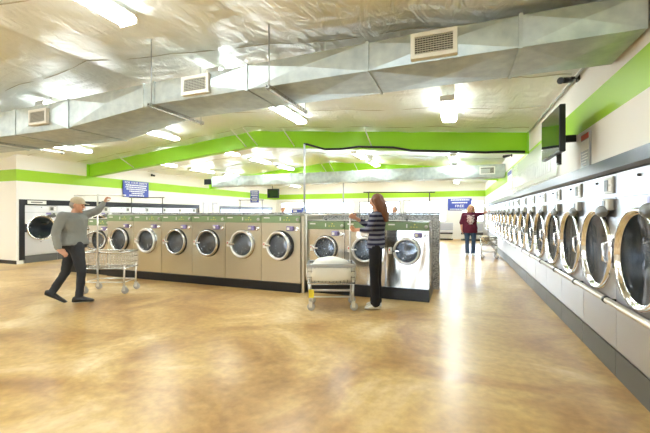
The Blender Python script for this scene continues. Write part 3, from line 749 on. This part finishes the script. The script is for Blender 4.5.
sign('poster', 'narrow grey poster with a red heading above the right-hand fascia', 'poster', (XR - .002, 4.50, 2.075), -pi / 2, .27, .37, 'poster_grey',
     [('box', -.12, .12, .12, .175, 'red_print', 'heading'), ('box', -.12, .12, .0, .11, 'label_white', 'picture'),
      ('lines', [(-.1, .1, -.03, .012), (-.1, .08, -.06, .012), (-.1, .1, -.09, .012), (-.1, .05, -.12, .012), (-.06, .06, -.15, .012)], 'label_white')])
sign('poster', 'tall white and blue poster on the right wall beyond the first green beam', 'poster', (XR - .002, 10.6, 2.32), -pi / 2, .9, .52, 'label_white',
     [('box', -.4, .4, .12, .22, 'blue_sign', 'heading'), ('box', -.4, .4, -.22, -.02, 'bench_grey', 'picture')])
# added see-through sheet, makes a stretch of the right wall paler
t = thing('pale_overlay', 'pale translucent overlay with faint white marks on the right wall above the dryers', 'panel', (XR - .03, 7.75, 1.93), -pi / 2)
b = MB(); b.box(-2.15, 2.15, -.01, 0, 0, .62); b.obj('sheet', 'milky_overlay', t)
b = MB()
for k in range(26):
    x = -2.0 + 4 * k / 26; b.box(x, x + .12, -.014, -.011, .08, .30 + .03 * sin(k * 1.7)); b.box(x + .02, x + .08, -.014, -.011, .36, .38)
b.obj('white_marks', 'milky_marks', t)
# televisions
t = thing('television', 'black flat television mounted high on the right wall above the dryers', 'television', (.95, 4.62, 2.28), -pi / 2 + R(1))
b = MB(); b.box(-.39, .39, 0, .055, -.24, .25, .006); b.obj('casing', 'black_trim', t)
b = MB(); b.box(-.375, .375, -.003, -.0005, -.225, .235); b.obj('screen', 'screen', t)
b = MB(); b.box(-.30, -.10, .055, .075, -.12, .12); b.box(-.27, -.23, .075, .318, -.04, .04); b.box(-.02, .02, .075, .11, -.33, -.12); b.box(.12, .15, .03, .06, -.33, -.2); b.obj('wall_bracket', 'black_metal', t)
t = thing('television', 'small dark screen hung far back near the left wall', 'television', (XL + .9, 18.6, 2.62), R(18))
b = MB(); b.box(-.36, .36, 0, .08, -.28, .28, .01); b.obj('casing', 'black_trim', t)
b = MB(); b.box(-.32, .32, -.004, -.0005, -.24, .24); b.obj('screen', 'screen', t)
b = MB(); b.tube([(-.05, .04, .28), (-.05, .04, .475)], .02, 8); b.obj('wall_bracket', 'frame_dark', t)
def cctv(x, y, z, sx, label):
    t = thing('security_camera', label, 'camera', (x, y, z)); 
    b = MB(); b.lathe([(.05, 0), (.05, .02), (.02, .03)], (0, 0, 0), 'x', 14, True) if sx > 0 else b.box(-.02, 0, -.045, .045, -.045, .045, .005)
    b.tube([(sx * .01, 0, 0), (sx * .08, -.01, .0)], .015, 8); b.obj('mount', 'black_metal', t)
    c_ = MB(); c_.tube([(sx * .07, .03, -.01), (sx * .19, -.06, -.035)], .033, 12); c_.tube([(sx * .19, -.06, -.035), (sx * .20, -.07, -.038)], .038, 12); c_.obj('camera_body', 'black_trim', t)
cctv(XR, 4.78, 2.96, -1, 'black security camera on the right wall just under the foreground duct')
cctv(XR, 10.3, 2.93, -1, 'black security camera on the right wall beyond the first green beam')
cctv(XL, 10.5, 2.93, 1, 'black security camera high on the left wall above the large blue sign')
# bench along the back wall
def bench(x0, x1, y, label):
    t = thing('waiting_bench', label, 'bench', ((x0 + x1) / 2, y, 0)); h = (x1 - x0) / 2
    b = MB(); b.box(-h, h, .28, .36, .50, .90, .01); b.obj('backrest', 'bench_grey', t)
    b = MB(); b.box(-h, h, -.2, .28, .40, .46, .01); b.obj('seat', 'bench_grey', t)
    b = MB(); b.box(-h, h, -.17, -.13, .32, .395); b.box(-h, h, -.1, .3, .0, .07); b.obj('frame', 'black_metal', t)
    for sx in (-1, 0, 1):
        q = MB(); q.box(sx * (h - .05) - .02, sx * (h - .05) + .02, -.15, .28, .07, .4); q.obj('leg', 'white_metal', t)
bench(-2.7, -.35, 19.7, 'long grey waiting bench below the back windows, left of the woman in maroon')
bench(.05, 1.1, 19.7, 'short grey bench below the back window at the end of the dryer row')
# blue carton on the counter's far side: vending box by the back windows
t = thing('vending_box', 'blue and white box unit far behind the island, right of the corner', 'dispenser', (-7.35, 15.5, 0), 0)
b = MB(); b.box(-.26, .26, -.2, .2, 0, 1.42, .01); b.obj('cabinet', 'frame_white', t)
b = MB(); b.box(-.3, .3, -.22, .22, 1.421, 1.72, .01); q = b.obj('header_box', 'blue_sign', t)
b = MB(); b.box(-.25, .25, -.225, -.22, 1.60, 1.67); b.box(-.2, .0, -.225, -.22, 1.48, 1.55); b.obj('white_marks', 'text_white', q)

# ------------------------------------------------------------------ people
def frame(f):
    f = V(f).normalized(); up = V((0, 0, 1)); r_ = f.cross(up).normalized(); return r_, f, r_.cross(f)
def ring(c, r_, f, a, b_, n=20): c = V(c); return [c + r_ * a * cos(2 * pi * i / n) + f * b_ * sin(2 * pi * i / n) for i in range(n)]
def hand(mb, wrist, d, pn, curl=.8, s_=1., side=1):
    """wrist, direction of the fingers, palm normal; side gives the thumb side"""
    d = V(d).normalized(); pn = V(pn); pn = (pn - d * pn.dot(d)).normalized(); ac = d.cross(pn) * side; w = V(wrist)
    A = (ac, pn, d)
    mb.ell(w + d * .045 * s_, .040 * s_, .016 * s_, .052 * s_, A)
    for k, (o, L) in enumerate(((-.03, .060), (-.010, .075), (.010, .080), (.030, .070))):
        p = w + d * .075 * s_ + ac * o * s_; L *= s_; q = p + (d * cos(curl * .6) + pn * sin(curl * .6)) * L * .5
        q2 = q + (d * cos(curl * 1.6) + pn * sin(curl * 1.6)) * L * .32; q3 = q2 + (d * cos(curl * 2.6) + pn * sin(curl * 2.6)) * L * .25
        mb.chain([(p, .0095 * s_), (q, .009 * s_), (q2, .0082 * s_), (q3, .007 * s_)])
    p = w + d * .022 * s_ + ac * .030 * s_; q = p + (ac * .75 + d * .5 + pn * .3).normalized() * .038 * s_; q2 = q + (d * .7 + pn * .7 * min(1, curl + .2)).normalized() * .032 * s_
    mb.chain([(p, .014 * s_), (q, .011 * s_), (q2, .009 * s_)])
def head(mb, c, f, s_=1., up=None):
    r_, f, u = frame(f)
    if up: u = V(up).normalized(); r_ = f.cross(u).normalized(); f = u.cross(r_)
    A = (r_, f, u)
    def fn(d, q):
        if d.z < 0: q.x *= 1 - .32 * d.z * d.z; q.y *= 1 - .18 * d.z * d.z; q.y += .018 * s_ * (-d.z)
        if d.y > .3: q.y -= .008 * s_ * (d.y - .3)
        return q
    mb.ell(c, .074 * s_, .093 * s_, .112 * s_, A, 24, 16, fn); c = V(c)
    P = lambda x, y, z: c + (r_ * x + f * y + u * z) * s_
    mb.chain([(P(0, .088, .012), .009 * s_), (P(0, .108, -.022), .014 * s_)]); mb.capsule(P(-.012, .092, -.028), .009 * s_, P(.012, .092, -.028), .009 * s_)
    mb.capsule(P(-.022, .082, -.055), .008 * s_, P(.022, .082, -.055), .008 * s_); mb.capsule(P(-.035, .076, .028), .011 * s_, P(.035, .076, .028), .011 * s_)
    mb.ell(P(0, .075, -.095), .024 * s_, .02 * s_, .018 * s_, A)
    for sx in (-1, 1): mb.ell(P(sx * .076, -.005, -.008), .012 * s_, .02 * s_, .032 * s_, A)
    return P, A
def face_parts(root, P, A, s_=1.):
    for sx in (-1, 1): MB().ell(P(sx * .031, .0835, .006), .012 * s_, .006 * s_, .006 * s_, A, 10, 6).obj('eye', 'eye', root)
    MB().ell(P(0, .0905, -.055), .022 * s_, .005 * s_, .006 * s_, A, 12, 6).obj('mouth', 'lip', root)
def shoe(mb, ankle, d, L=.27, w=.048, tilt=0.):
    d = V((d[0], d[1], 0)).normalized(); s_ = V((-d.y, d.x, 0)); a = V(ankle); rr = []
    for t_, hw, h in ((-.30, .4, .05), (-.26, .78, .085), (-.1, .9, .115), (.1, .9, .11), (.26, .95, .08), (.42, 1.05, .06), (.58, .9, .045), (.66, .45, .03)):
        cx_ = a + d * L * t_ ; cx_.z = a.z - .075 - tilt * t_ * L
        rr.append([cx_ + s_ * w * hw * cos(2 * pi * i / 12) + V((0, 0, max(0, h * (.5 + .5 * sin(2 * pi * i / 12)))))for i in range(12)])
    mb.loft(rr)
def person(label, loc, S):
    t = thing('person', label, 'person', loc, S.get('rz', YAW), None)
    q = S.get('sx', 1.)
    S['J'] = {k: (v_[0] * q, v_[1], v_[2]) for k, v_ in S['J'].items()}
    f = V(S['face']).normalized(); tf = V(S.get('tface', S['face'])).normalized(); r_, tf, _ = frame(tf); g = S.get('girth', 1.)
    J = {k: V(v_) for k, v_ in S['J'].items()}
    hip, neck = J['hip'], J['neck']
    body = MB(); P, A = head(body, J['head'], f, S.get('hs', 1.))
    body.capsule(neck - V((0, 0, .03)), .056, J['head'] + V((0, 0, -.06)) - f * .012, .052)
    def torso(mb, e, top=1., z0=-.1, hemx=1.0):
        rr = []
        for t_, a, b_ in ((z0, .165, .115), (0, .172, .12), (.15, .158, .108), (.35, .142, .10), (.6, .162, .112), (.8, .175, .11), (.92, .165, .085), (1.0, .09, .065)):
            if t_ > top: break
            c_ = hip.lerp(neck, t_); rr.append(ring(c_, r_, tf, (a * (g if t_ < .85 else 1) + e) * (hemx if t_ < .1 else 1), b_ * (g if t_ < .9 else 1) + e))
        mb.loft(rr)
    torso(body, 0)
    for s_ in 'LR':
        sh, el, wr = J['sh' + s_], J['el' + s_], J['wr' + s_]; ak = S.get('arm', 1.)
        body.chain([(sh, .050 * ak), (el, .038 * ak), (wr, .026)])
        hd = J['ha' + s_] - wr; hand(body, wr, hd, S['palm' + s_], S.get('curl' + s_, .5), 1.0, S.get('thumb' + s_, 1))
        hp, kn, an = J['hp' + s_], J['kn' + s_], J['an' + s_]
        body.chain([(hp, .082), (kn, .052), (an, .036)]); ft = V((*S['foot' + s_], 0)).normalized()
        body.chain([(an + V((0, 0, .04)), .036), (an, .034), (an + ft * .10 + V((0, 0, -.05 - .1 * S.get('tilt' + s_, 0))), .02)])
    o = remeshed(body, 'body', 'skin', t, .0052, 2); face_parts(t, P, A, S.get('hs', 1.))
    # clothes
    c_ = MB(); torso(c_, .016, 1., S.get('hem', -.12), S.get('hemx', 1.0))
    for s_ in 'LR':
        sh, el, wr = J['sh' + s_], J['el' + s_], J['wr' + s_]; ak = S.get('arm', 1.); k = S.get('sleeve', .93)
        c_.capsule(neck - V((0, 0, .06)), .06, sh, .066 * ak)
        if k <= .5: c_.chain([(sh, .068 * ak), (sh.lerp(el, k * 2), .062 * ak)])
        else: c_.chain([(sh, .068 * ak), (el, .055 * ak), (el.lerp(wr, (k - .5) * 2), .041 * ak)])
    o = remeshed(c_, S['topname'], S['top'], t, .010, 3)
    tx = bpy.data.textures.get('folds') or bpy.data.textures.new('folds', 'CLOUDS'); tx.noise_scale = .09
    md = o.modifiers.new('folds', 'DISPLACE'); md.texture = tx; md.strength = .022; md.mid_level = .5
    c_ = MB(); rr = [ring(hip.lerp(neck, z), r_, tf, a * g + .01, b_ * g + .01) for z, a, b_ in ((-.16, .14, .11), (-.05, .17, .12), (.08, .168, .115), (.16, .155, .105))]; c_.loft(rr)
    fl = S.get('flare', 1.)
    for s_ in 'LR': c_.chain([(J['hp' + s_], .096 * (.5 + g / 2)), (J['kn' + s_], .066), (J['an' + s_] + V((0, 0, .015)), .056 * fl)])
    o = remeshed(c_, S['pantname'], S['pants'], t, .010, 3)
    md = o.modifiers.new('folds', 'DISPLACE'); md.texture = tx; md.strength = .018; md.mid_level = .5
    for s_ in 'LR':
        m_ = MB(); shoe(m_, J['an' + s_], S['foot' + s_], .31 if S['shoe'] == 'shoe_black' else .24, .056, S.get('tilt' + s_, 0)); m_.obj('shoe', S['shoe'], t)
    return t, P, A, J
# man walking, left
x, y = cam_xy(74, 5.55)
t, P, A, J = person('person in grey sweater, beige cap and dark trousers, walking with one arm raised', (x, y, 0), dict(
    rz=YAW + R(33), sx=.86, face=(.88, -.42, -.18), tface=(.78, -.62, 0), girth=1.25, arm=1.12, J=dict(head=(.055, -.01, 1.535), neck=(.0, 0, 1.41), hip=(-.0, 0, .93),
    shL=(.15, .13, 1.37), elL=(.35, .16, 1.44), wrL=(.475, .19, 1.59), haL=(.52, .19, 1.68),
    shR=(-.16, -.15, 1.36), elR=(-.25, -.22, 1.10), wrR=(-.20, -.31, .86), haR=(-.09, -.33, .79),
    hpR=(.04, -.09, .88), knR=(.12, -.12, .48), anR=(.08, -.10, .085), hpL=(-.04, .08, .88), knL=(-.13, .10, .47), anL=(-.33, .10, .155)),
    palmL=(.9, -.3, 0), palmR=(.2, .5, -.8), curlL=1.0, curlR=.5, footR=(.95, -.3), footL=(.95, -.2), tiltL=.55, top='grey_knit', topname='sweater', pants='charcoal', pantname='trousers', shoe='shoe_black', hem=-.05, hemx=1.06))
c_ = MB(); c_.ell(P(0, -.008, .055), .084, .105, .075, A); c_.loft([[P(xx * w_, yy, .045 - zz) for xx, zz in ((-1, .012), (-.5, 0), (.5, 0), (1, .012), (.5, .008), (-.5, .008))] for yy, w_ in ((.05, .07), (.11, .068), (.15, .05), (.165, .025))], True)
remeshed(c_, 'cap', 'beige_cloth', t, .006, 2)
c_ = MB(); c_.ell(P(0, -.03, -.0), .083, .085, .075, A); remeshed(c_, 'hair', 'hair_grey', t, .007, 1)
# woman in striped top, centre
x, y = cam_xy(374, 5.18)
t, P, A, J = person('person with long brown hair, navy striped top and black trousers, holding the linen cart', (x, y, 0), dict(
    face=(-.88, .42, -.12), tface=(-.85, .5, 0), girth=.92, hs=.97, J=dict(head=(.035, .0, 1.575), neck=(.055, 0, 1.43), hip=(.03, 0, .96),
    shL=(-.02, -.155, 1.375), elL=(-.10, -.20, 1.16), wrL=(-.265, -.08, 1.165), haL=(-.35, -.02, 1.155),
    shR=(.12, .155, 1.375), elR=(-.09, .13, 1.23), wrR=(-.27, .06, 1.335), haR=(-.35, .03, 1.38),
    hpL=(.0, -.075, .92), knL=(-.01, -.075, .50), anL=(.01, -.085, .085), hpR=(.05, .075, .92), knR=(.055, .06, .50), anR=(.05, .07, .085)),
    palmL=(.1, .6, .5), palmR=(.2, -.8, -.3), curlL=1.0, curlR=1.0, thumbL=-1, footL=(-.95, .1), footR=(-.9, .45), top='stripe_knit', topname='striped_top', pants='black_cloth', pantname='trousers', shoe='shoe_white', hem=-.16, sleeve=.78, flare=1.35, arm=.88))
c_ = MB(); c_.ell(P(0, -.022, .018), .088, .098, .108, A)
hx = [P(0, -.07, .0), P(0, -.10, -.10), P(.0, -.115, -.20), P(.0, -.12, -.30)]
for o_, w_ in ((-.045, .045), (-.015, .055), (.02, .055), (.05, .045)):
    c_.chain([(q + A[0] * o_, r_) for q, r_ in zip(hx, (w_, w_, w_ * .85, w_ * .5))])
for sx in (-1, 1): c_.chain([(P(sx * .07, -.01, .03), .03), (P(sx * .075, -.03, -.08), .03), (P(sx * .06, -.06, -.2), .022)])
remeshed(c_, 'hair', 'hair_brown', t, .008, 2)
# woman in maroon, right
x, y = cam_xy(470.5, 11.65)
t, P, A, J = person('person with blond hair, loose maroon shirt and jeans, one arm stretched to a cart pole', (x, y, 0), dict(
    rz=YAW - R(20), sx=.95, face=(.1, -1, -.25), tface=(.05, -1, 0), girth=1.32, hs=1.0, arm=1.15, J=dict(head=(.02, -.02, 1.57), neck=(.0, 0, 1.44), hip=(-.02, 0, .92),
    shL=(.20, 0, 1.375), elL=(.36, -.04, 1.39), wrL=(.51, -.08, 1.46), haL=(.57, -.1, 1.50),
    shR=(-.20, 0, 1.37), elR=(-.30, -.02, 1.10), wrR=(-.29, -.08, .86), haR=(-.28, -.09, .77),
    hpL=(.09, 0, .86), knL=(.10, -.02, .48), anL=(.08, 0, .085), hpR=(-.11, 0, .86), knR=(-.11, -.03, .48), anR=(-.10, -.02, .085)),
    palmL=(0, .3, -1), palmR=(1, 0, 0), curlL=1.0, curlR=.4, footL=(.15, -1), footR=(-.15, -1), top='maroon', topname='shirt', pants='denim', pantname='jeans', shoe='shoe_white', hem=-.30, hemx=1.0, sleeve=.62, flare=1.2))
c_ = MB(); c_.ell(P(0, -.03, .025), .092, .088, .105, A)
for sx in (-1, 1): c_.chain([(P(sx * .06, .02, .07), .035), (P(sx * .095, .0, -.02), .038), (P(sx * .10, .01, -.13), .04)])
c_.chain([(P(0, -.07, 0), .08), (P(0, -.08, -.14), .075)])
remeshed(c_, 'hair', 'hair_blond', t, .009, 2)
c_ = MB(); rr = []
for zz, w_ in ((1.35, .12), (1.31, .10), (1.25, .13), (1.2, .09), (1.15, .12), (1.08, .05), (1.05, .07)):
    rr.append([(.0 + w_ * a, -.205 + .05 * a * a - (1.36 - zz) * .04 + o_, zz) for a, o_ in ((-1, -.002), (-.5, -.002), (0, -.002), (.5, -.002), (1, -.002), (1, .03), (0, .03), (-1, .03))])
c_.loft(rr); c_.obj('shirt_graphic', 'graphic_pink', t)
# two people far behind the island, only their heads above the counter
def stand(u, Z, top, label, hm, tm):
    x, y = cam_xy(u, Z); dz = top - 1.73
    t, P, A, J = person(label, (x, y, 0), dict(face=(-.6, -.8, 0), J=dict(head=(0, 0, 1.61 + dz), neck=(0, 0, 1.46 + dz), hip=(0, 0, .95 + dz), shL=(.15, .1, 1.40 + dz), elL=(.2, .1, 1.13 + dz), wrL=(.17, .02, .9 + dz), haL=(.16, 0, .82 + dz),
        shR=(-.15, -.1, 1.40 + dz), elR=(-.22, -.1, 1.13 + dz), wrR=(-.2, -.18, .9 + dz), haR=(-.2, -.2, .82 + dz), hpL=(.07, .05, .88 + dz), knL=(.07, .05, .48), anL=(.07, .05, .085), hpR=(-.07, -.05, .88 + dz), knR=(-.08, -.06, .48), anR=(-.08, -.05, .085)),
        palmL=(-1, 0, 0), palmR=(1, 0, 0), curlL=.4, curlR=.4, footL=(-.6, -.8), footR=(-.6, -.8), top=tm, topname='shirt', pants='charcoal', pantname='trousers', shoe='shoe_black'))
    c_ = MB(); c_.ell(P(0, -.025, .025), .088, .092, .105, A); remeshed(c_, 'hair', hm, t, .01, 1)
stand(283, 15.0, 1.69, 'person with light hair far behind the island, seen only above the counter near the corner', 'hair_blond', 'beige_cloth')
stand(394.5, 10.8, 1.62, 'person with dark grey hair behind the island, head showing right of the striped-top woman', 'hair_grey', 'charcoal')

# ------------------------------------------------------------------ daylight, camera, exposure
w = bpy.data.worlds.new('World'); SC.world = w; w.use_nodes = True
bg = w.node_tree.nodes['Background']; bg.inputs['Color'].default_value = (.66, .82, 1., 1); bg.inputs['Strength'].default_value = 7.0
cd = bpy.data.cameras.new('Camera'); co = bpy.data.objects.new('Camera', cd); COL.objects.link(co)
co.location = (0, 0, 1.4); co.rotation_euler = (pi / 2, 0, YAW); cd.sensor_width = 36; cd.lens = 350 / 650 * 36; cd.shift_y = -2.9 / 650; cd.clip_start = .02
SC.camera = co
vs_ = SC.view_settings; vs_.view_transform = 'Standard'; vs_.look = 'None'; vs_.gamma = 1; vs_.use_curve_mapping = False; vs_.exposure = 1.78
cy = SC.cycles; cy.max_bounces = 10; cy.diffuse_bounces = 6; cy.glossy_bounces = 5; cy.transmission_bounces = 6; cy.transparent_max_bounces = 12
cy.use_denoising = True; cy.sample_clamp_indirect = 8; cy.caustics_reflective = False; cy.caustics_refractive = False
